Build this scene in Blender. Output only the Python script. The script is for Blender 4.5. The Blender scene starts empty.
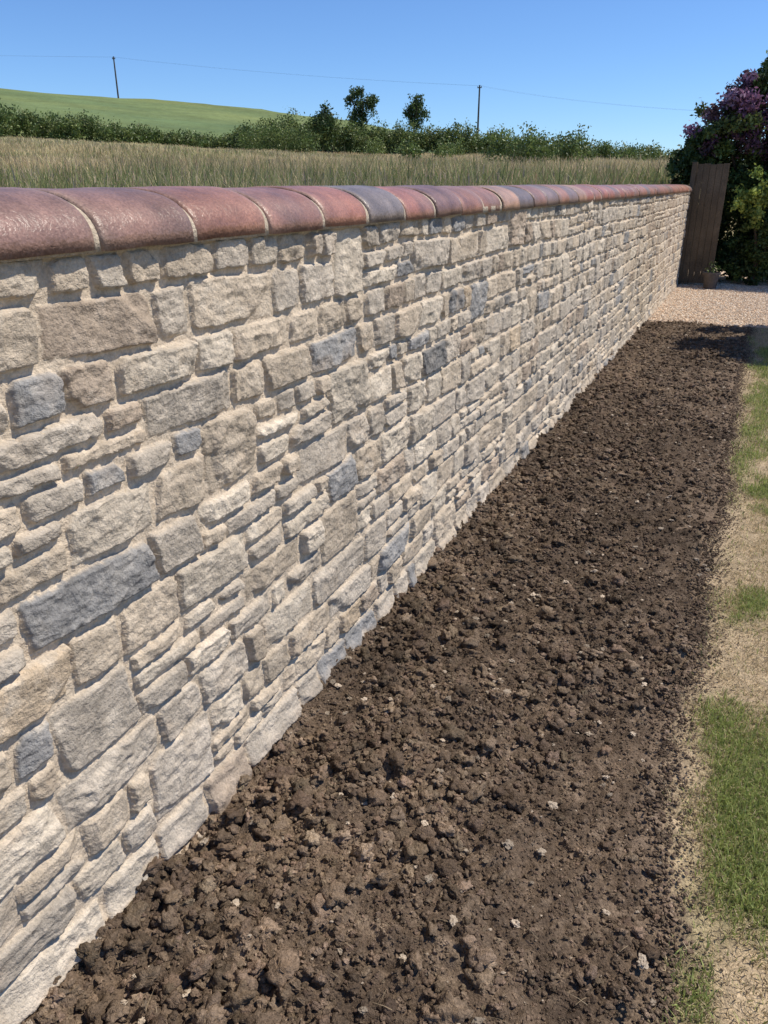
import bpy, bmesh, math
import numpy as np
from mathutils import Vector, noise as mnoise
rng=np.random.default_rng(11)
TB=rng.random((256,256)); TB2=rng.random((256,256)); TB3=rng.random((256,256))
def vn(x,y):
    xi=np.floor(x).astype(int); yi=np.floor(y).astype(int); xf=x-xi; yf=y-yi
    u=xf*xf*(3-2*xf); v=yf*yf*(3-2*yf)
    a=TB[xi&255,yi&255];b=TB[(xi+1)&255,yi&255];c=TB[xi&255,(yi+1)&255];d=TB[(xi+1)&255,(yi+1)&255]
    return a+(b-a)*u+(c-a)*v+(a-b-c+d)*u*v
def fbm(x,y,o=4,g=.5):
    s=0;a=1;t=0;f=1
    for i in range(o):
        s=s+a*(vn(x*f+17.3*i,y*f+9.1*i)-.5); t+=a; a*=g; f*=2.03
    return s/t*2     # ~ -1..1
def ridged(x,y,o=4):
    s=0;a=1;t=0;f=1
    for i in range(o):
        s=s+a*(1-abs(2*vn(x*f+5.3*i,y*f+3.1*i)-1)); t+=a;a*=.5;f*=2.07
    return s/t
def worley(x,y):
    xi=np.floor(x).astype(int); yi=np.floor(y).astype(int)
    F=np.full(x.shape,9.0); cv=np.zeros(x.shape)
    for dx in (-1,0,1):
        for dy in (-1,0,1):
            a=(xi+dx)&255;b=(yi+dy)&255
            d=np.hypot(xi+dx+TB[a,b]-x, yi+dy+TB2[a,b]-y)
            m=d<F; F=np.where(m,d,F); cv=np.where(m,TB3[a,b],cv)
    return F,cv
def sstep(a,b,x):
    t=np.clip((x-a)/(b-a),0,1); return t*t*(3-2*t)
def mk(name,V,faces,col=None,mat=None,smooth=True,parent=None):
    me=bpy.data.meshes.new(name)
    V=np.asarray(V,dtype=np.float32)
    me.vertices.add(len(V)); me.vertices.foreach_set('co',V.ravel())
    if not isinstance(faces,list): faces=[faces]
    li=np.concatenate([np.asarray(f).ravel() for f in faces]).astype(np.int32)
    tot=np.concatenate([np.full(len(f),f.shape[1]) for f in faces]).astype(np.int32)
    st=np.concatenate([[0],np.cumsum(tot)[:-1]]).astype(np.int32)
    me.loops.add(len(li)); me.loops.foreach_set('vertex_index',li)
    me.polygons.add(len(tot)); me.polygons.foreach_set('loop_start',st)
    me.polygons.foreach_set('loop_total',tot)
    me.update(calc_edges=True)
    me.polygons.foreach_set('use_smooth',np.full(len(tot),smooth,dtype=bool))
    if col is not None:
        c=np.ones((len(V),4),dtype=np.float32); c[:,:3]=np.clip(col,0,1)
        a=me.color_attributes.new('Col','FLOAT_COLOR','POINT'); a.data.foreach_set('color',c.ravel())
    o=bpy.data.objects.new(name,me); bpy.context.scene.collection.objects.link(o)
    if mat: me.materials.append(mat)
    if parent: o.parent=parent
    return o
def grid_faces(nx,ny):
    i=np.arange(nx-1)[:,None]*ny+np.arange(ny-1)[None,:]
    i=i.ravel(); return np.stack([i,i+ny,i+ny+1,i+1],1)
# ------------------------------------------------------------ materials
def mat_base(name,rough=.9,spec=.3,noise_scales=((40,.25),),bump=((80,.004),),transl=0,const=None):
    m=bpy.data.materials.new(name); m.use_nodes=True; nt=m.node_tree; N=nt.nodes; L=nt.links
    p=N['Principled BSDF']; p.inputs['Roughness'].default_value=rough
    p.inputs['Specular IOR Level'].default_value=spec
    if const is None:
        a=N.new('ShaderNodeAttribute'); a.attribute_name='Col'; c=a.outputs['Color']
    else:
        a=N.new('ShaderNodeRGB'); a.outputs[0].default_value=(*const,1); c=a.outputs[0]
    tc=N.new('ShaderNodeTexCoord')
    for sc,am in noise_scales:
        n=N.new('ShaderNodeTexNoise'); n.inputs['Scale'].default_value=sc; n.inputs['Detail'].default_value=2
        n.inputs['Roughness'].default_value=.65
        L.new(tc.outputs['Object'],n.inputs['Vector'])
        r=N.new('ShaderNodeMapRange'); r.inputs[1].default_value=.3; r.inputs[2].default_value=.7
        r.inputs[3].default_value=1-am; r.inputs[4].default_value=1+am
        L.new(n.outputs[0],r.inputs[0])
        mx=N.new('ShaderNodeVectorMath'); mx.operation='SCALE'
        L.new(c,mx.inputs[0]); L.new(r.outputs[0],mx.inputs['Scale']); c=mx.outputs[0]
    L.new(c,p.inputs['Base Color'])
    prev=None
    for sc,di in bump:
        n=N.new('ShaderNodeTexNoise'); n.inputs['Scale'].default_value=sc; n.inputs['Detail'].default_value=3
        n.inputs['Roughness'].default_value=.7
        L.new(tc.outputs['Object'],n.inputs['Vector'])
        b=N.new('ShaderNodeBump'); b.inputs['Distance'].default_value=di; b.inputs['Strength'].default_value=1
        L.new(n.outputs[0],b.inputs['Height'])
        if prev: L.new(prev.outputs[0],b.inputs['Normal'])
        prev=b
    if prev: L.new(prev.outputs[0],p.inputs['Normal'])
    if transl>0:
        t=N.new('ShaderNodeBsdfTranslucent'); L.new(c,t.inputs[0])
        ms=N.new('ShaderNodeMixShader'); ms.inputs[0].default_value=transl
        L.new(p.outputs[0],ms.inputs[1]); L.new(t.outputs[0],ms.inputs[2])
        L.new(ms.outputs[0],N['Material Output'].inputs[0])
    return m
M_stone=mat_base('rubble_stone',.94,.12,((18,.13),(150,.16)),((90,.006),))
M_tile=mat_base('clay_coping',.40,.45,((14,.2),(190,.28)),((60,.0035),))
M_mort=mat_base('mortar',.95,.12,((120,.2),),((140,.006),),const=(.53,.44,.33))
M_soil=mat_base('soil',.95,.12,((11,.2),(130,.38)),((170,.010),))
M_dirt=mat_base('dry_turf',.95,.15,((40,.25),(200,.3)),((120,.01),))
M_grass=mat_base('grass_blade',.6,.3,(),(),transl=.35)
M_leaf=mat_base('leaf',.5,.4,(),(),transl=.3)
M_ground=mat_base('ground',.95,.1,((.15,.12),(1.2,.15),(9,.2)),())
M_gravel=mat_base('gravel',.9,.2,((150,.3),),())
M_wood=mat_base('weathered_wood',.8,.2,((3,.2),(60,.25)),((90,.004),),const=(.12,.095,.065))
M_bark=mat_base('bark',.9,.2,((30,.3),),((40,.01),),const=(.09,.07,.05))
M_pole=mat_base('pole_wood',.8,.2,((5,.2),),(),const=(.10,.085,.075))
M_wire=mat_base('wire',.6,.3,(),(),const=(.12,.12,.13))
M_pot=mat_base('pot_clay',.7,.3,((20,.2),),(),const=(.09,.08,.075))
# ------------------------------------------------------------ terrain
def terr(x,y):
    x=np.asarray(x,float);y=np.asarray(y,float)
    al=np.degrees(np.arctan2(-(x-1),y)); r=np.hypot(x-1,y)
    m=np.tan(np.radians(np.interp(al,[-40,0,6,13.5,20.7,27,48,70],[.6,.9,1.1,1.5,1.75,1.8,2.75,2.9])))
    c=np.tan(np.radians(np.interp(al,[-40,0,5.9,13.5,18,22,26.9,32.6,41,48.4,70],[1.0,1.2,1.5,2.2,2.7,3.1,3.85,4.5,5.0,5.35,5.5])))
    zm=1.6+66*m; zc=1.6+170*c
    k=[0,10,25,66,170,260,600,3000]; z=[0*r+1.0,0*r+1.2,0*r+1.8,zm,zc,zc*1.05,zc*.9,zc*.5]
    out=0*r+z[0]
    for i in range(len(k)-1):
        t=(r-k[i])/(k[i+1]-k[i]); seg=z[i]+(z[i+1]-z[i])*t
        out=np.where(r>=k[i],seg,out)
    out=out+.12*fbm(x*.12,y*.12,3)*np.clip(r/20,0,3)
    g=(x>-.22)*(1-sstep(20,30,y))
    return out*(1-g)+(-.06)*g
def ax(neg,pos):
    return np.array(sorted(set(np.round(neg+pos,4))))
xs=ax(list(-np.geomspace(110,3000,25))+list(np.arange(-110,-20,1.5))+list(np.arange(-20,-.4,.5)),[-.23,-.2]+list(np.arange(.5,20,2))+list(np.geomspace(22,3000,25)))
ys=ax(list(-np.geomspace(1,3000,25)),list(np.arange(0,20,.7))+list(np.arange(20,180,1.5))+list(np.geomspace(182,3000,25)))
X,Y=np.meshgrid(xs,ys,indexing='ij'); Z=terr(X,Y)
R=np.hypot(X-1,Y)
mead=np.array([.34,.285,.155]); hill=np.array([.165,.205,.08])
n1=fbm(X*.15,Y*.15,4)[...,None]; n2=fbm(X*.02,Y*.05,3)[...,None]
cm=mead*(1+.35*n1)+np.array([-.08,-.02,-.03])*np.clip(n2*2,0,1)
ch=hill*(1+.16*n1)+np.array([.06,.035,.0])*n2
tram=np.exp(-((((X*.45+Y)*1.0)%14-7)/.5)**2)[...,None]; ch=ch*(1-.12*tram)
hs=(sstep(64,68,R))[...,None]
col=cm*(1-hs)+ch*hs
mk('ground',np.stack([X,Y,Z],-1).reshape(-1,3),grid_faces(len(xs),len(ys)),col.reshape(-1,3),M_ground)
# ------------------------------------------------------------ stone wall
WY0,WY1=-3.0,14.5; WTOP=1.505
cz_=[-.05]
while cz_[-1]<WTOP: cz_.append(cz_[-1]+rng.choice([rng.uniform(.066,.088),rng.uniform(.088,.112),rng.uniform(.11,.138)],p=[.30,.41,.29]))
cz_=np.array(cz_); cz_=-.05+(cz_+.05)*(WTOP+.05)/(cz_[-1]+.05); NCo=len(cz_)-1
jump={c:[] for c in range(NCo)}; stones=[]
for c in range(NCo-1):
    y=WY0+rng.uniform(0,.8)
    while y<WY1-.4:
        w=rng.uniform(.16,.30)
        if cz_[c+2]-cz_[c]<.205 and not any(a<y+w+.09 and b>y-.09 for a,b in jump[c]):
            jump[c].append((y,y+w)); jump[c+1].append((y,y+w)); stones.append((y,y+w,cz_[c],cz_[c+2]))
        y+=rng.uniform(.6,2.6)
def fillrow(a,b,z0,z1,lo,hi,below,out):
    h=z1-z0; pos=a; js=[]
    while pos<b-1e-4:
        for t in range(8):
            w=float(np.clip(h*rng.uniform(lo,hi),.075,.38))
            if b-(pos+w)<.07: w=b-pos if (b-pos)<.38 else (b-pos)/2
            if all(abs(pos+w-q)>.028 for q in below): break
        out.append((pos,pos+w,z0,z1)); pos+=w; js.append(pos)
    return js
below=[]
for c in range(NCo):
    z0,z1=cz_[c],cz_[c+1]; h=z1-z0; fr=[];p=WY0
    for a,b in sorted(jump[c]): 
        if a>p: fr.append((p,a))
        p=b
    fr.append((p,WY1)); js=[]
    for a,b in fr:
        pos=a
        while pos<b-1e-4:
            rem=b-pos
            if h>.092 and rng.random()<.28:
                sp=min(rem,rng.uniform(.16,.5)); sp=rem if rem-sp<.09 else sp
                zm=z0+h*rng.uniform(.38,.62)
                j1=fillrow(pos,pos+sp,z0,zm,1.9,4.8,below,stones); fillrow(pos,pos+sp,zm,z1,1.9,4.8,j1,stones); js+=j1
            else:
                sp=min(rem,rng.uniform(.25,.9)); sp=rem if rem-sp<.09 else sp
                js+=fillrow(pos,pos+sp,z0,z1,1.1,3.0,below,stones)
            pos+=sp
    below=js
yy=np.concatenate([np.arange(WY0,.7,.02),np.arange(.7,3.6,.0036),np.arange(3.6,7,.007),np.arange(7,WY1,.014),[WY1]])
zz=np.concatenate([np.arange(-.05,WTOP,.0038),[WTOP]])
YY,ZZ=np.meshgrid(yy,zz,indexing='ij')
wy=YY+.012*fbm(YY*2.2,ZZ*2.2+40,3)+.005*fbm(YY*14,ZZ*14,2)
wz=ZZ+.030*fbm(YY*.8+7,ZZ*1.4,3)+.006*fbm(YY*6+50,ZZ*9,2)
e1=fbm(YY*38,ZZ*38,3); e2=fbm(YY*90+9,ZZ*90,2)
rough=fbm(YY*26+3,ZZ*34,4); rid=ridged(YY*14,ZZ*26,4); chisel=ridged(YY*40+5,ZZ*48,2); pit=np.clip(fbm(YY*70+20,ZZ*80,3)-.18,0,1)
streak=fbm(YY*9,ZZ*70,3); mot=fbm(YY*22+70,ZZ*22,4)
H0=.0065+.0028*e1+.0016*e2+.002*fbm(YY*6,ZZ*6,2); H=H0.copy()
mc=np.array([.56,.46,.345])
C=mc*(1+.10*e1+.08*e2)[...,None]*np.ones((1,1,3))
pal=np.array([[.53,.435,.325],[.60,.51,.395],[.485,.415,.33],[.31,.295,.275],[.235,.222,.205],[.50,.39,.27],[.43,.34,.255],[.51,.435,.345]])
pp=np.array([.28,.22,.22,.052,.016,.008,.062,.142])
for (a,b,z0,z1) in stones:
    m=.055
    i0,i1=np.searchsorted(yy,[a-m,b+m]); j0,j1=np.searchsorted(zz,[z0-m,z1+m])
    if i1-i0<2 or j1-j0<2: continue
    s=(slice(i0,i1),slice(j0,j1))
    cy,cz=(a+b)/2,(z0+z1)/2; hw,hh=(b-a)/2,(z1-z0)/2
    g=rng.uniform(.0055,.0088)
    th=rng.normal(0,.020)
    py=wy[s]-cy; pz=wz[s]-cz
    py,pz=py*math.cos(th)+pz*math.sin(th),-py*math.sin(th)+pz*math.cos(th)
    sk=rng.normal(0,.10); py=py+sk*pz
    tp=rng.normal(0,.045); pz=pz*(1+tp*py/max(hw,.01))
    rr=min(hh,hw)*rng.uniform(.04,.24)
    qy=np.abs(py)-(hw-g)+rr; qz=np.abs(pz)-(hh-g)+rr
    sd=np.hypot(np.maximum(qy,0),np.maximum(qz,0))+np.minimum(np.maximum(qy,qz),0)-rr
    for k in range(rng.integers(0,3)):
        sy_,sz_=rng.choice([-1,1]),rng.choice([-1,1]); cut=(hw-g)+(hh-g)-rng.uniform(.006,.026)
        sd=np.maximum(sd,(py*sy_+pz*sz_-cut)*.707)
    sd=sd+.0036*e1[s]+.0024*e2[s]
    P=rng.uniform(.016,.024)
    if rng.random()<.12: P+=.009
    surf=P+rng.normal(0,.035)*py+rng.normal(0,.05)*pz
    for k in range(rng.integers(2,6)):
        an=rng.uniform(0,2*math.pi); dr=np.array([math.cos(an),math.sin(an)])
        ext=abs(dr[0])*hw+abs(dr[1])*hh
        off=ext*rng.uniform(.3,.92); sl=rng.uniform(.12,.6)
        surf=np.minimum(surf,P+.002-sl*(py*dr[0]+pz*dr[1]-off)+.003*rough[s])
    rk=rng.uniform(.35,1.1)
    surf=surf+rk*.0068*rough[s]+rk*.010*(rid[s]-.5)+.003*(chisel[s]-.5)-rk*.005*pit[s]
    edge=sstep(0,.003+.003*rng.random(),-sd)
    hs_=np.maximum(surf,.010)*edge-.001*(1-edge)
    msk=(sd<0)&(hs_>H0[s]-.001)
    base=pal[rng.choice(8,p=pp)]*rng.uniform(.82,1.06)
    bc=base*(1+.25*mot[s]+.14*streak[s]-.2*pit[s])[...,None]
    rust=np.clip(fbm(YY[s]*11+a*31,ZZ[s]*11,3)-.15,0,1)[...,None]*rng.uniform(0,.9)
    bc=bc*(1-rust)+np.array([.44,.33,.225])*rust
    lime=np.clip(mot[s]*1.4-.2,0,.6)[...,None]*rng.uniform(.2,1)
    bc=bc*(1-lime)+np.array([.61,.525,.415])*lime
    w=sstep(-.001,.004,-sd)[...,None]*msk[...,None]
    C[s]=C[s]*(1-w)+bc*w
    H[s]=np.where(msk,np.maximum(H[s],hs_),H[s])
H+=.018*sstep(.06,.0,ZZ-.02+.02*fbm(YY*4,ZZ*0,3))
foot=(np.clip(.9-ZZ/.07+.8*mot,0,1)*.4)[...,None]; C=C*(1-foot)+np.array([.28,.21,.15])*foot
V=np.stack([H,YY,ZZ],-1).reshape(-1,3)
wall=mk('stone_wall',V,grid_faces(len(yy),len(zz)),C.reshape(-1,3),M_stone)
def box(name,x0,x1,y0,y1,z0,z1,mat,parent=None,bev=0.0):
    bm=bmesh.new(); bmesh.ops.create_cube(bm,size=1)
    for v in bm.verts: v.co=Vector(((x0+x1)/2+v.co.x*(x1-x0),(y0+y1)/2+v.co.y*(y1-y0),(z0+z1)/2+v.co.z*(z1-z0)))
    if bev: bmesh.ops.bevel(bm,geom=bm.edges[:],offset=bev,segments=2,affect='EDGES')
    me=bpy.data.meshes.new(name); bm.to_mesh(me); bm.free(); me.materials.append(mat)
    o=bpy.data.objects.new(name,me); bpy.context.scene.collection.objects.link(o)
    if parent: o.parent=parent
    return o
box('core',-.30,-.012,WY0,WY1-.002,-.1,WTOP-.003,M_mort,wall)
# coping tiles
def prof(y,sc,n=30,cx=-.145,a=.185,bz=.094,z0=1.498):
    t=np.linspace(-.12,math.pi+.12,n)
    ct,st=np.cos(t),np.sin(t)
    x=cx+sc*a*np.sign(ct)*np.abs(ct)**.88; z=z0+sc*bz*np.sign(st)*np.abs(st)**.88
    z=np.where(st<0,z0-.012*sc,z); 
    return np.stack([x,np.full(n,y),z],1)
tcol=np.array([[.25,.145,.112],[.24,.135,.10],[.29,.14,.095],[.29,.138,.098],[.305,.132,.088],[.17,.138,.125],[.32,.135,.092],[.225,.125,.10],[.29,.138,.092],[.31,.148,.097],[.38,.22,.14],[.19,.142,.125],[.27,.138,.098],[.21,.142,.12],[.30,.148,.098]])
TV=[];TF=[];TC=[];nv=0;L=.2855; y=1.135-L*15;k=-14
n=30
while y<WY1+.02:
    g=.005+rng.uniform(0,.003); y0,y1=y+g,y+L-g
    yr=np.array([y0,y0+.002,y0+.007,y0+.018]+list(np.linspace(y0+.03,y1-.03,16))+[y1-.018,y1-.007,y1-.002,y1])
    sr=np.array([.955,.982,.995,1.0]+[1.0]*16+[1.0,.995,.982,.955])
    dz=abs(rng.normal(0,.0022)); dx=rng.normal(0,.003); tilt=rng.normal(0,.007)
    rings=np.stack([prof(a,b,n) for a,b in zip(yr,sr)])
    rings[...,2]+=dz+(rings[...,1]-(y0+y1)/2)*tilt; rings[...,0]+=dx
    nn=fbm(rings[...,1]*12+k*3,rings[...,0]*12,3)*.0022
    rings[...,2]+=nn; rings[...,0]+=nn*.6
    jj=fbm(rings[...,2]*30+k,rings[...,0]*30,2)*.002; rings[...,1]+=jj
    TV.append(rings.reshape(-1,3)); f=grid_faces(len(yr),n)[:,::-1]
    TF.append(f+nv)
    c=tcol[k if 0<=k<15 else rng.integers(15)]*rng.uniform(.94,1.08)
    mo=fbm(rings[...,1]*14+k*7,rings[...,0]*14+rings[...,2]*14,4)[...,None]
    cc=c*(1+.4*mo); ash=np.clip(fbm(rings[...,1]*5+k*5,rings[...,2]*8,3)*1.4,0,1)[...,None]
    cc=cc*(1-ash*.6)+np.array([.19,.14,.12])*ash*.6
    ed=np.exp(-np.minimum(rings[...,1]-y0,y1-rings[...,1])/.012)[...,None]*.5*(.5+.8*mo)
    cc=cc*(1-ed)+np.array([.40,.31,.23])*ed
    lw=np.exp(-(rings[...,2]-1.486)/.010)[...,None]*.3*(.6+.8*mo)
    cc=cc*(1-lw)+np.array([.32,.25,.19])*lw
    TC.append(cc.reshape(-1,3)); nv+=len(yr)*n; y+=L;k+=1
mk('coping_tiles',np.concatenate(TV),np.concatenate(TF),np.concatenate(TC),M_tile,parent=wall)
yj=np.arange(WY0,WY1,.01); RJ=np.stack([prof(a,.968,n) for a in yj])
q=fbm(RJ[...,1]*40,RJ[...,0]*30+RJ[...,2]*30,3)*.0016; RJ[...,2]+=q-.0022
mk('coping_mortar',RJ.reshape(-1,3),grid_faces(len(yj),n)[:,::-1],None,M_mort,parent=wall)
yb=np.arange(WY0,WY1,.008); tb=np.linspace(0,1,8)
A,B=np.meshgrid(yb,tb,indexing='ij'); bx=.006+.018*np.sin(B*math.pi*.5)+.006*fbm(A*25,B*3,3)
mk('bedding_mortar',np.stack([bx,A,1.474+.018*B+.006*fbm(A*14,B,3)],-1).reshape(-1,3),grid_faces(len(yb),8),None,M_mort,parent=wall)
# ------------------------------------------------------------ lumps
def ico(sub,seed,amp=.35):
    bm=bmesh.new(); bmesh.ops.create_icosphere(bm,subdivisions=sub,radius=1)
    v=[]
    for p in bm.verts:
        d=p.co.normalized(); o=Vector((seed*7.1,seed*3.3,0))
        v.append(d*(1+amp*mnoise.noise(d*1.1+o)+amp*.8*mnoise.noise(d*2.6+o)+amp*.6*mnoise.noise(d*5+o)))
    f=np.array([[q.index for q in fc.verts] for fc in bm.faces]); v=np.array(v); bm.free(); return v,f
def lumps(name,P,S,cols,mat,sub=2,flat=.75,amp=.4,parent=None,smooth=False):
    N=len(P); var=[ico(sub,i+1,amp) for i in range(10)]; VV=[];FF=[];CC=[];nv=0
    idx=rng.integers(0,10,N)
    for k in range(10):
        s=np.where(idx==k)[0]; v,f=var[k]; M=len(s)
        if M==0: continue
        q=rng.normal(size=(M,4)); q/=np.linalg.norm(q,axis=1)[:,None]; w,x,y,z=q.T
        Rm=np.stack([1-2*(y*y+z*z),2*(x*y-z*w),2*(x*z+y*w),2*(x*y+z*w),1-2*(x*x+z*z),2*(y*z-x*w),2*(x*z-y*w),2*(y*z+x*w),1-2*(x*x+y*y)],1).reshape(M,3,3)
        sc=rng.uniform(.6,1.3,(M,3))
        vv=np.einsum('mij,mkj->mki',Rm,v[None]*sc[:,None,:])*S[s][:,None,None]
        vv[...,2]*=flat; vv+=P[s][:,None,:]
        VV.append(vv.reshape(-1,3)); FF.append((f[None]+(nv+np.arange(M)*len(v))[:,None,None]).reshape(-1,3))
        CC.append(np.repeat(cols[s],len(v),0)); nv+=M*len(v)
    return mk(name,np.concatenate(VV),np.concatenate(FF),np.concatenate(CC),mat,smooth=smooth,parent=parent)
# ------------------------------------------------------------ soil bed
BY=10.45
def edgeX(y): return 1.165+.03*np.clip(y/8,0,1)+.06*fbm(y*2.2,y*0+3,4)
def coarse(x,y):   # cloddy near the wall, raked finer toward the turf
    return np.clip(1.10-.42*x+.85*fbm(x*2.1+5,y*1.6,3),.38,1.35)
def soil_h(x,y):
    wx=x+.018*fbm(x*30,y*30,3); wy_=y+.018*fbm(x*30+9,y*30,3)
    h=.028*fbm(x*2.5,y*2.5,3)+.020*fbm(x*9,y*9,3); cz=coarse(x,y)
    for fq,am in ((20,.015),(43,.012),(90,.0065)):
        F,cv=worley(wx*fq+fq,wy_*fq)
        h=h+cz*am*np.sqrt(np.clip(.40-F*F,0,1))*(cv**2)*1.8
    return h+.011*fbm(x*50,y*50,3)+.002
sx=np.arange(-.03,1.29,.0055); sy=np.concatenate([np.arange(-3,.6,.04),np.arange(.6,3.2,.0055),np.arange(3.2,6,.010),np.arange(6,BY+.03,.02)])
X,Y=np.meshgrid(sx,sy,indexing='ij')
Hs=soil_h(X,Y); ex=edgeX(Y)
fe=sstep(.0,.08,ex-X)*sstep(0,.06,BY-Y+.03*fbm(X*8,Y,2)); Hs=Hs*fe-.02*(1-fe)
Hs+=.02*sstep(.12,0,X)
def soilcol(x,y):
    b=np.array([.162,.115,.077]); d=np.array([.094,.067,.047]); l=np.array([.29,.215,.15])
    n=fbm(x*7,y*7,4); m_=fbm(x*1.3+8,y*1.3,3)
    t=np.clip(.5+n*.9,0,1)[...,None]
    c=d*(1-t)+b*t; u=np.clip(fbm(x*30,y*30,3)*1.3,0,1)[...,None]; c=c*(1-u*.6)+l*u*.6
    return c*(1+.38*m_)[...,None]
Cs=soilcol(X,Y)
soil=mk('soil_bed',np.stack([X,Y,Hs],-1).reshape(-1,3),grid_faces(len(sx),len(sy)),Cs.reshape(-1,3),M_soil)
def scat(n,y0,y1,smin,smax,pw,over=0.0,sel=True):
    y=rng.uniform(y0,y1,n); x=rng.random(n)*(edgeX(y)+over*rng.random(n)**2); s=smin+(smax-smin)*rng.random(n)**pw
    if sel:
        s=s*np.clip(coarse(x,y)+.1,.5,1.2)
    z=np.where(x<edgeX(y)-.03,soil_h(x,y),.004)+s*.25+.02*sstep(.12,0,x); return np.stack([x,y,z],1),s
def lc(P): 
    n=len(P); return soilcol(P[:,0],P[:,1])*rng.uniform(.75,1.6,n)[:,None]*(1+rng.normal(0,.015,(n,3)))
P,S=scat(1600,.4,5,.009,.025,3.0); lumps('clods_large',P,S,lc(P),M_soil,3,parent=soil,amp=.75,smooth=True)
n=280; y_=rng.uniform(.6,3.0,n); x_=rng.uniform(.02,.85,n); s_=rng.uniform(.010,.026,n); P=np.stack([x_,y_,soil_h(x_,y_)+s_*.35],1); lumps('clods_lumpy',P,s_,lc(P)*1.15,M_soil,3,parent=soil,amp=.8,smooth=True)
P,S=scat(18000,.4,4.2,.0035,.0115,1.8,.05); lumps('clods_small',P,S,lc(P),M_soil,2,parent=soil,amp=.6)
P,S=scat(22000,.4,3.2,.0015,.0045,1.3,.12,False); lumps('crumbs',P,S,lc(P),M_soil,1,parent=soil,amp=.5)
n=9000; y_=rng.uniform(.5,BY,n); o_=np.abs(rng.normal(0,.07,n)); x_=edgeX(y_)-.02+o_; s_=rng.uniform(.0015,.0075,n)*np.exp(-o_*5); P=np.stack([x_,y_,.006+s_*.4+.004*fbm(x_*8,y_*8,2)],1); lumps('edge_crumbs',P,s_,lc(P)*1.1,M_soil,1,parent=soil,amp=.5)
P,S=scat(6000,4.2,6.5,.005,.021,2.6,.04); lumps('clods_mid',P,S,lc(P),M_soil,2,parent=soil,amp=.6)
P,S=scat(6500,6.5,BY,.006,.022,2.6,.04); lumps('clods_far',P,S,lc(P),M_soil,1,parent=soil,amp=.6)
n=2000;P,S=scat(n,.4,BY,.002,.011,2.9,0,False); P[:,2]+=S*.5
lumps('pale_pebbles',P,S,np.array([.48,.39,.29])*rng.uniform(.4,1.2,(n,1)),M_stone,3,flat=.45,parent=soil,amp=.7)
# ------------------------------------------------------------ blades
def blades(name,x,y,z,ln,wd,lean,col,mat,parent=None):
    N=len(x); a=rng.uniform(0,2*math.pi,N); b=rng.uniform(0,2*math.pi,N)
    dx,dy=np.cos(a)*wd/2,np.sin(a)*wd/2; lx,ly=np.cos(b)*lean*ln,np.sin(b)*lean*ln
    up=ln*np.sqrt(np.clip(1-lean**2,.02,1)); V=np.zeros((N,5,3))
    V[:,0]=np.stack([x-dx,y-dy,z],1);V[:,1]=np.stack([x+dx,y+dy,z],1)
    V[:,2]=np.stack([x-dx*.8+lx*.35,y-dy*.8+ly*.35,z+up*.6],1);V[:,3]=np.stack([x+dx*.8+lx*.35,y+dy*.8+ly*.35,z+up*.6],1)
    V[:,4]=np.stack([x+lx,y+ly,z+up],1)
    o=np.arange(N)*5
    q=np.stack([o,o+1,o+3,o+2],1); t=np.stack([o+2,o+3,o+4],1)
    return mk(name,V.reshape(-1,3),[q,t],np.repeat(col,5,0),mat,smooth=False,parent=parent)
# lawn
lx=np.concatenate([np.arange(1.0,1.8,.012),np.arange(1.8,9,.12),[30]]); ly=np.concatenate([np.arange(-4,.6,.1),np.arange(.6,5,.012),np.arange(5,BY+.02,.03)])
X,Y=np.meshgrid(lx,ly,indexing='ij')
def green(x,y):
    n=fbm(x*5+31,y*3+4,4); off=x-1.17
    b=np.exp(-((y-2.05)/.42)**2)+.9*np.exp(-((y-4.6)/.8)**2)+.6*np.exp(-((y-3.15)/.13)**2)+.55*np.exp(-((y-7.4)/1.5)**2)+.35*np.clip(off-.5,0,1)+.6*np.exp(-((y-1.25)/.3)**2)
    return np.clip((b*1.0+1.5*n-.15)*np.clip((off-.01)*10,0,1),0,1)
G=green(X,Y)[...,None]; ns=fbm(X*25,Y*25,4)[...,None]
Cl=(np.array([.45,.345,.22])*(1-G)+np.array([.20,.19,.08])*G)*(1+.3*ns)
ed=sstep(.07,-.03,X-edgeX(Y)-.05*fbm(X*14,Y*14,3))[...,None]; Cl=Cl*(1-ed)+np.array([.20,.145,.10])*ed
lawn=mk('lawn',np.stack([X,Y,.0+.008*fbm(X*8,Y*8,3)+.004*fbm(X*40,Y*40,2)],-1).reshape(-1,3),grid_faces(len(lx),len(ly)),Cl.reshape(-1,3),M_dirt)
def lawn_blades(name,n,x0,x1,y0,y1,l0,l1,w):
    x=rng.uniform(x0,x1,n);y=rng.uniform(y0,y1,n); 
    off=x-edgeX(y); G=green(x,y); pt=fbm(x*9,y*9,3); keep=(off>.0)&(rng.random(n)<np.clip(.12+off*5+.9*pt,0,1)*(.30+.70*np.clip(G*1.8,0,1)))
    x,y,G=x[keep],y[keep],G[keep]; n=len(x)
    isg=rng.random(n)<(.06+.76*G)
    c=np.where(isg[:,None],np.array([.33,.38,.12])*rng.uniform(.6,1.4,(n,1)),np.array([.60,.49,.30])*rng.uniform(.6,1.2,(n,1)))
    lean=np.where(isg,rng.uniform(.1,.85,n),rng.uniform(.6,.97,n))
    blades(name,x,y,np.zeros(n),rng.uniform(l0,l1,n)*np.where(isg,1,.8),w*rng.uniform(.6,1.4,n),lean,c,M_grass,lawn)
lawn_blades('grass_near',160000,1.1,1.75,.5,4.5,.010,.038,.0028)
lawn_blades('grass_mid',60000,1.1,1.9,4.5,BY,.02,.045,.0045)
lawn_blades('grass_wide',60000,1.7,6,-1,BY,.02,.05,.008)
n=600; y=rng.uniform(.6,6,n); x=rng.uniform(.1,1.15,n)
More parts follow.
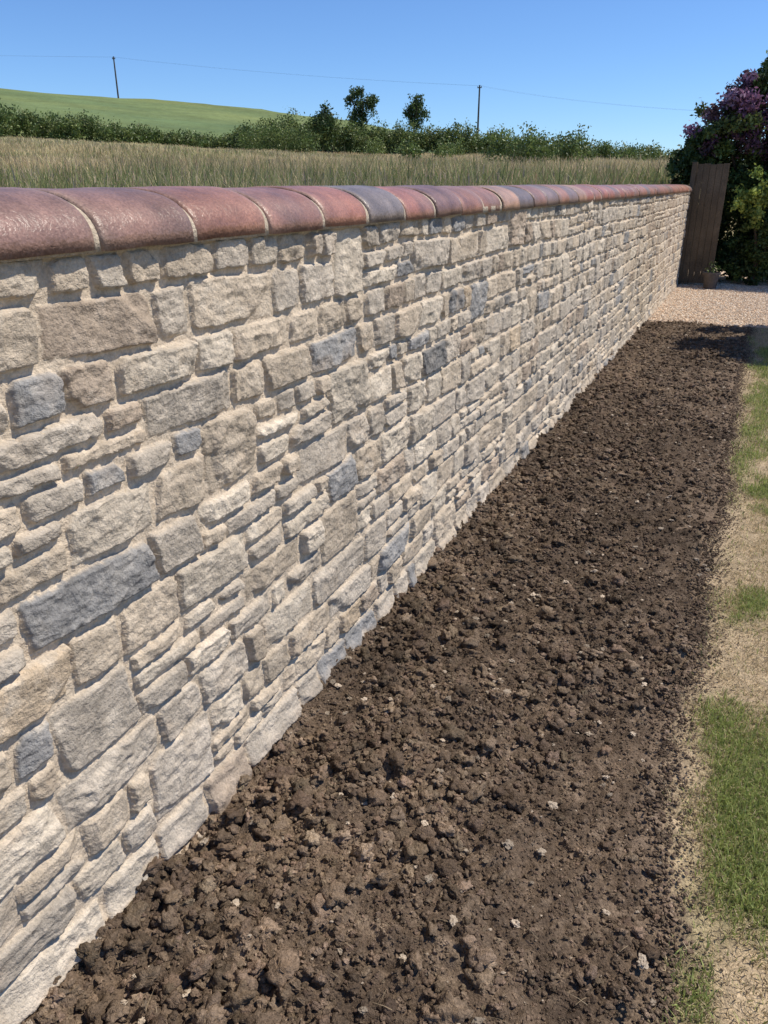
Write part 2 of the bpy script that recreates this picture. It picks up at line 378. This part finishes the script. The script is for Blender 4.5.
blades('straw',x,y,soil_h(x,y)+.012,rng.uniform(.015,.06,n),np.full(n,.0018),np.full(n,.97),np.array([.34,.26,.16])*rng.uniform(.5,1.2,(n,1)),M_grass,soil)
# ------------------------------------------------------------ gravel
gx=np.concatenate([np.arange(-.02,1.9,.03),np.arange(1.9,8,.2)]);gy=np.concatenate([np.arange(BY-.05,16,.03),np.arange(16,24,.3)])
X,Y=np.meshgrid(gx,gy,indexing='ij')
Cg=np.array([.58,.44,.32])*(1+.25*fbm(X*14,Y*14,3)+.1*fbm(X*1.5,Y*1.5,2))[...,None]
zg=.008+.008*fbm(X*3,Y*3,2)-.03*(Y<BY-.02)
grav=mk('gravel_path',np.stack([X,Y,zg],-1).reshape(-1,3),grid_faces(len(gx),len(gy)),Cg.reshape(-1,3),M_gravel)
n=24000; x=rng.uniform(0,2.2,n); y=BY+rng.uniform(-.02,5.2,n); s=rng.uniform(.006,.013,n)
cp=np.array([[.72,.57,.42],[.60,.44,.30],[.75,.66,.54],[.46,.37,.29]])[rng.integers(0,4,n)]*rng.uniform(.75,1.15,(n,1))
lumps('pebbles',np.stack([x,y,.008+.008*fbm(x*3,y*3,2)+s*.3],1),s,cp,M_gravel,1,flat=.7,parent=grav)
# ------------------------------------------------------------ meadow grass
n=220000; r=2+63*rng.random(n)**1.2; al=np.radians(rng.uniform(-2,62,n)); x=1-r*np.sin(al); y=r*np.cos(al)
k=(x<-.45); x,y,r=x[k],y[k],r[k]; n=len(x); z=terr(x,y)-.02
pt=fbm(x*.22,y*.22,3); p2=fbm(x*.10+9,y*.16,3); p3=fbm(x*.8+3,y*.8,3)
tall=rng.uniform(.18,.64,n)*(1+.35*pt+.5*p3)*np.interp(r,[12,60],[1,.35])
isg=rng.random(n)<np.clip(.30-.3*pt+1.8*p2,.03,.95)
c=np.where(isg[:,None],np.array([.22,.25,.09]),np.array([.60,.49,.28]))*rng.uniform(.65,1.25,(n,1))
rd=rng.random(n)<.12; c[rd]=np.array([.38,.26,.17])*rng.uniform(.7,1.2,(rd.sum(),1))
c*= (1+.4*fbm(x*.5,y*.5,3))[:,None]
mg=blades('meadow_grass',x,y,z,tall,.005+.0007*r*rng.uniform(.5,1.2,n),rng.uniform(.05,.9,n),c,M_grass)
n=2600; r=rng.uniform(5,24,n); al=np.radians(rng.uniform(-2,60,n)); x=1-r*np.sin(al); y=r*np.cos(al); k=x<-.5; x,y,r=x[k],y[k],r[k]; n=len(x)
z=terr(x,y)+rng.uniform(.30,.55,n); c=np.array([.50,.39,.25])*rng.uniform(.6,1.2,(n,1))
blades('seed_heads',x,y,z,rng.uniform(.05,.10,n),.007+.0004*r,rng.uniform(.1,.8,n),c,M_grass,mg)
blades('seed_stalks',x,y,z-.45,np.full(n,.47),.002+.0002*r,np.full(n,.02),c*.9,M_grass,mg)
# ------------------------------------------------------------ foliage
def cloud(blobs,n_per_m2,leaf,pal_,clump=.22,jit=.25,cd=1.0):
    VV=[];CC=[]
    for (cx,cy,cz,rx,ry,rz_,*pi) in blobs:
        p_=pal_ if not pi else pi[0]; p_=np.array(p_)
        ra=(rx*ry*rz_)**(1/3); n=int(n_per_m2*4*math.pi*ra*ra); nc=max(14,int(60*cd*ra))
        d=rng.normal(size=(nc,3)); d/=np.linalg.norm(d,axis=1)[:,None]
        cr=rng.uniform(.35,1.05,nc)[:,None]; cc=d*cr*np.array([rx,ry,rz_])+np.array([cx,cy,cz])
        ccol=p_[rng.integers(0,len(p_),nc)]*rng.uniform(.65,1.3,(nc,1))
        i=rng.integers(0,nc,n); P=cc[i]+rng.normal(0,clump*ra*.6,(n,3))
        a=rng.normal(size=(n,3)); a/=np.linalg.norm(a,axis=1)[:,None]; b=rng.normal(size=(n,3)); b=np.cross(a,b); b/=np.linalg.norm(b,axis=1)[:,None]
        s=leaf*rng.uniform(.6,1.3,n)[:,None]
        VV.append(np.stack([P-a*s,P-b*s*.5,P+a*s,P+b*s*.5],1)); CC.append(np.repeat(ccol[i]*rng.uniform(1-jit,1+jit,(n,1)),4,0).reshape(-1,3))
    V=np.concatenate(VV).reshape(-1,3); n=len(V)//4
    return V,np.arange(n*4).reshape(-1,4),np.concatenate(CC)
def limb(p0,p1,r0,r1,seg=6,wob=.04):
    p0,p1=np.array(p0,float),np.array(p1,float); d=p1-p0; ln=np.linalg.norm(d); d/=ln
    u=np.cross(d,[.3,.9,.1]); u/=np.linalg.norm(u); w=np.cross(d,u); V=[]
    ph=rng.uniform(0,6)
    for i in range(seg):
        t=i/(seg-1); c=p0+d*ln*t+u*math.sin(t*5+ph)*wob*ln*t; r=r0+(r1-r0)*t
        for k in range(7):
            a=k*2*math.pi/7; V.append(c+(u*math.cos(a)+w*math.sin(a))*r)
    F=[]
    for i in range(seg-1):
        for k in range(7): F.append([i*7+k,i*7+(k+1)%7,(i+1)*7+(k+1)%7,(i+1)*7+k])
    return np.array(V),np.array(F)
def limbs(name,lst,mat,parent=None):
    VV=[];FF=[];nv=0
    for l in lst:
        v,f=limb(*l); VV.append(v);FF.append(f+nv);nv+=len(v)
    return mk(name,np.concatenate(VV),np.concatenate(FF),None,mat,parent=parent)
GR=[[.12,.175,.048],[.155,.205,.058],[.08,.125,.036],[.21,.24,.08]]
TG=[[.075,.12,.036],[.10,.15,.045],[.055,.09,.028]]
px=np.array([-60,0,60,100,160,215,232,260,300,330,352,400,440,500,550,600,670,720])
yt_=np.array([106,110,117,122,131,136,123,118,115,115,121,124,123,130,136,143,150,153])
blobs=[]
for p in np.arange(-60,720,5.0):
    al=math.radians(49-.0643*p); d=66+rng.normal(0,.6)
    x,y=1.13-d*math.sin(al),d*math.cos(al); zb=float(terr(x,y)); 
    top=1.6+d*math.tan(math.radians((184-np.interp(p,px,yt_))/16.6)); h=max(top-zb,.7)*rng.uniform(.75,1.15)
    blobs.append((x,y,zb+h*.45,rng.uniform(.6,.85),.8,h*.55))
V,F,Cc=cloud(blobs,80,.09,GR,.3); mk('hedgerow',V,F,Cc,M_leaf,smooth=False)
blobs=[]
for p,d,h,w in ((402,42,1.2,.5),(412,42,.9,.4),(497,36,1.4,.5),(520,36,1.6,.8),(535,36,1.5,.8),(565,36,1.3,.7),(580,36,1.4,.7),(440,52,.9,.6),(300,60,1.5,.9),(250,60,1.5,1.),(270,60,1.8,1.1),(285,60,1.7,1.1),(370,61,1.1,.8),(455,58,.9,.8),(240,61,1.4,.9),(630,50,1.,.8)):
    al=math.radians(49-.0643*p); x,y=1.13-d*math.sin(al),d*math.cos(al); zb=float(terr(x,y)); blobs.append((x,y,zb+h*.5,w,w,h*.6))
V,F,Cc=cloud(blobs,130,.065,GR+[[.19,.26,.07]],.3); mk('field_bushes',V,F,Cc,M_leaf,smooth=False)
def ftree(p,d,ytop,wpx,ybase,blb):
    al=math.radians(49-.0643*p); x,y=1.13-d*math.sin(al),d*math.cos(al); zb=float(terr(x,y))
    zt=1.6+d*math.tan(math.radians((184-ytop)/16.6)); H_=zt-zb
    t=limbs('field_tree',[((x,y,zb),(x,y,zb+H_*.8),.10,.04,6,.02)]+[((x,y,zb+H_*f),(x+dx*H_*.22,y+dy*H_*.2,zb+H_*(f+.28)),.05,.015,5,.05) for f,dx,dy in ((.35,1,.3),(.42,-1,.5),(.5,.6,-1),(.55,-.7,-.6))],M_bark)
    bl=[(x+a*H_,y+rng.uniform(-.1,.1)*H_,zb+b*H_,c*H_,c*H_,c*H_*e) for a,b,c,e in blb]
    V,F,Cc=cloud(bl,120,.095,TG,.3); mk('crown',V,F,Cc,M_leaf,smooth=False,parent=t)
ftree(356,67,86,32,126,[(-.14,.84,.14,1.1),(.12,.70,.18,.8),(-.1,.60,.16,.9),(.20,.78,.10,1),(0,.5,.15,.8),(-.02,.92,.08,1),(-.23,.78,.08,.9)])
ftree(411,67,93,24,126,[(0,.76,.19,1.1),(.12,.65,.15,.9),(-.13,.66,.14,.9),(.05,.88,.11,.9),(0,.5,.14,.8)])
ftree(318,66,102,26,140,[(0,.72,.20,1.0),(.14,.5,.2,1),(-.18,.5,.22,1),(.02,.88,.11,1),(.22,.64,.13,.8)])
def pole(x,y,zt,h):
    b=limbs('utility_pole',[((x,y,zt-h),(x,y,zt),.17,.12,4,0)],M_pole)
    box('crossarm',x-.35,x+.35,y-.06,y+.06,zt-.42,zt-.3,M_pole,b)
    limbs('insulators',[((x+a,y,zt-.3),(x+a,y,zt-.1),.05,.04,3,0) for a in (-.3,.3)],M_pole,b)
PT=[(-235,95,29),(-112,127.5,23.2),(-43,133,16.1),(-5.5,110,9.6)]
for (x,y,z) in PT[1:]: pole(x,y,z,8)
VV=[];FF=[];nv=0
for s in (-.3,.3):
    for a,b in zip(PT[:-1],PT[1:]):
        a=np.array(a,float)+[s,0,-.1];b=np.array(b,float)+[s,0,-.1]; m=24
        t=np.linspace(0,1,m)[:,None]; c=a+(b-a)*t; c[:,2]-=(4*t*(1-t)*.5)[:,0]
        for k in range(4):
            VV.append(c+np.array([.005*math.cos(k*1.571),0,.005*math.sin(k*1.571)]))
        i=np.arange(m-1)
        for k in range(4): FF.append(np.stack([nv+k*m+i,nv+k*m+i+1,nv+((k+1)%4)*m+i+1,nv+((k+1)%4)*m+i],1))
        nv+=4*m
mk('power_line',np.concatenate(VV),np.concatenate(FF),None,M_wire)
# ------------------------------------------------------------ gate, pot
gate=box('wooden_gate',-.02,.06,14.53,14.63,0,1.93,M_wood,None,.006)
for i in range(5):
    x0=.064+i*.097; box('board',x0,x0+.0945,14.56+.005*(i%2),14.585+.005*(i%2),.05,1.90+.008*math.sin(i*2.1),M_wood,gate,.003)
for z0 in (.3,1.0,1.65): box('rail',.062,.55,14.591,14.63,z0,z0+.1,M_wood,gate,.004)
bm=bmesh.new()
prf=[(.0,.0),(.095,.0),(.125,.22),(.14,.22),(.14,.26),(.12,.26),(.11,.22),(0,.21)]
vs=[[bm.verts.new((.55+r*math.cos(a*math.pi/12),14.2+r*math.sin(a*math.pi/12),z+.01)) for a in range(24)] for r,z in prf]
for i in range(len(prf)-1):
    for a in range(24): bm.faces.new((vs[i][a],vs[i][(a+1)%24],vs[i+1][(a+1)%24],vs[i+1][a]))
me=bpy.data.meshes.new('plant_pot'); bm.to_mesh(me); bm.free(); me.materials.append(M_pot)
pot=bpy.data.objects.new('plant_pot',me); bpy.context.scene.collection.objects.link(pot)
PU=[[.27,.15,.25],[.20,.10,.17],[.36,.25,.38],[.10,.14,.04],[.13,.17,.05],[.12,.07,.08],[.16,.20,.06]]
DG=[[.08,.125,.034],[.12,.17,.045],[.055,.085,.027]]
YG=[[.44,.50,.11],[.32,.40,.08],[.19,.25,.055]]
V,F,Cc=cloud([(.55,14.2,.34,.10,.10,.08)],700,.022,DG,.4); mk('potted_plant',V,F,Cc,M_leaf,smooth=False,parent=pot)
# ------------------------------------------------------------ shrubs
fs=limbs('flowering_shrub',[((.9,15.9,0),(1.0,15.9,1.9),.09,.05),((1,15.9,1.2),(.3,15.7,2.3),.05,.015),((1,15.9,1.3),(1.9,16,2.5),.05,.015),((1,15.9,1.8),(1.05,15.9,3.3),.04,.01),((2.4,16,0),(2.5,16,2.2),.08,.03)],M_bark)
bl=[(-.18,15.6,1.85,.42,.4,.32,DG),(.0,15.5,2.15,.35,.4,.3,DG),(.2,15.7,1.95,.5,.5,.4,DG),(.2,15.6,2.45,.5,.5,.42,PU),(.6,15.6,2.75,.5,.5,.45,PU),(1.15,15.7,2.7,.75,.7,.65,PU),(2.2,15.9,2.5,.9,.9,.8,PU),(3.4,15.9,2.3,1.0,1,.9,PU),
    (1.0,15.9,3.35,.28,.3,.30,DG),(1.35,15.9,3.15,.35,.3,.3,DG),(.75,15.7,3.05,.3,.3,.2,DG),(.9,16.1,1.7,.7,.6,.7,DG),(.8,15.9,.8,.6,.5,.9,DG),(1.5,15.8,1.5,.9,.6,.8,DG),(1.7,15.8,.8,.8,.6,.9,DG),(2.8,15.8,1.2,1,.7,1.2,DG),(4,15.8,1.2,1,.7,1.2,DG),
    (.9,15.7,.35,.5,.4,.35,DG),(1.5,15.7,.35,.6,.4,.35,DG),(2.4,15.7,.35,.7,.4,.35,DG),(.3,15.9,1.0,.4,.4,1.0,DG)]
V,F,Cc=cloud(bl,1500,.04,PU,.2,.22,1.2); mk('crown',V,F,Cc,M_leaf,smooth=False,parent=fs)
gs=limbs('variegated_shrub',[((1.2,15.0,0),(1.05,15,1.3),.04,.015),((1.2,15,.3),(1.5,15,1.2),.03,.01)],M_bark)
bl=[(1.0,14.9,1.40,.30,.25,.42,YG),(1.35,14.95,1.65,.3,.25,.3,YG),(1.1,15.1,.95,.35,.25,.35,DG),(1.4,15.1,.6,.45,.25,.5,DG),(.85,15.2,.5,.25,.2,.4,DG),(1.2,15.0,.3,.5,.2,.28,DG)]
V,F,Cc=cloud(bl,1700,.032,YG,.25,.25,1.3); mk('crown',V,F,Cc,M_leaf,smooth=False,parent=gs)
hs2=limbs('garden_shrub',[((2.5,9.9,0),(2.5,9.9,1.9),.06,.03),((2.5,9.9,.7),(2.05,9.8,1.9),.03,.01),((2.5,9.9,.7),(2.9,10.1,2.0),.03,.01),((2.5,9.9,.5),(2.3,10.7,1.8),.03,.01),((2.5,9.9,.5),(2.3,9.2,1.4),.03,.01)],M_bark)
V,F,Cc=cloud([(2.0,9.75,1.8,.40,.45,.5,DG),(2.6,10.0,2.1,.6,.55,.6,DG),(2.4,9.8,1.2,.6,.6,.7,DG),(2.05,9.3,1.1,.38,.45,.6,DG),(2.25,10.7,1.75,.5,.5,.5,DG),(2.2,10.6,1.1,.45,.5,.5,DG),(2.3,9.2,1.5,.4,.4,.4,DG)],1300,.045,DG,.22); mk('crown',V,F,Cc,M_leaf,smooth=False,parent=hs2)
# ------------------------------------------------------------ light, sky, camera
sv=Vector((.62,.42,1.08)).normalized()
sd_=bpy.data.lights.new('sun','SUN'); sd_.energy=5.0; sd_.angle=math.radians(.5); sd_.color=(1,.935,.83)
so=bpy.data.objects.new('sun',sd_); so.rotation_euler=sv.to_track_quat('Z','Y').to_euler(); bpy.context.scene.collection.objects.link(so)
w=bpy.data.worlds.new('World'); bpy.context.scene.world=w; w.use_nodes=True
st=w.node_tree.nodes.new('ShaderNodeTexSky'); st.sky_type='NISHITA'; st.sun_disc=False
st.sun_elevation=math.asin(sv.z); st.sun_rotation=math.atan2(sv.x,sv.y); st.air_density=1.0; st.dust_density=0; st.ozone_density=3; st.altitude=1200
vm=w.node_tree.nodes.new('ShaderNodeVectorMath'); vm.operation='MULTIPLY'; vm.inputs[1].default_value=(.70,.92,1.22)
bg=w.node_tree.nodes['Background']; bg.inputs[1].default_value=.12; w.node_tree.links.new(st.outputs[0],vm.inputs[0]); w.node_tree.links.new(vm.outputs[0],bg.inputs[0])
cd=bpy.data.cameras.new('camera'); cd.sensor_fit='VERTICAL'; cd.sensor_height=24; cd.lens=18.02; cd.clip_end=6000; cd.clip_start=.02
co=bpy.data.objects.new('camera',cd); co.location=(1.13,0,1.6); co.rotation_euler=(math.radians(66.9),0,math.radians(24.6))
bpy.context.scene.collection.objects.link(co); bpy.context.scene.camera=co
vs_=bpy.context.scene.view_settings; vs_.view_transform='Standard'; vs_.look='None'; vs_.exposure=0
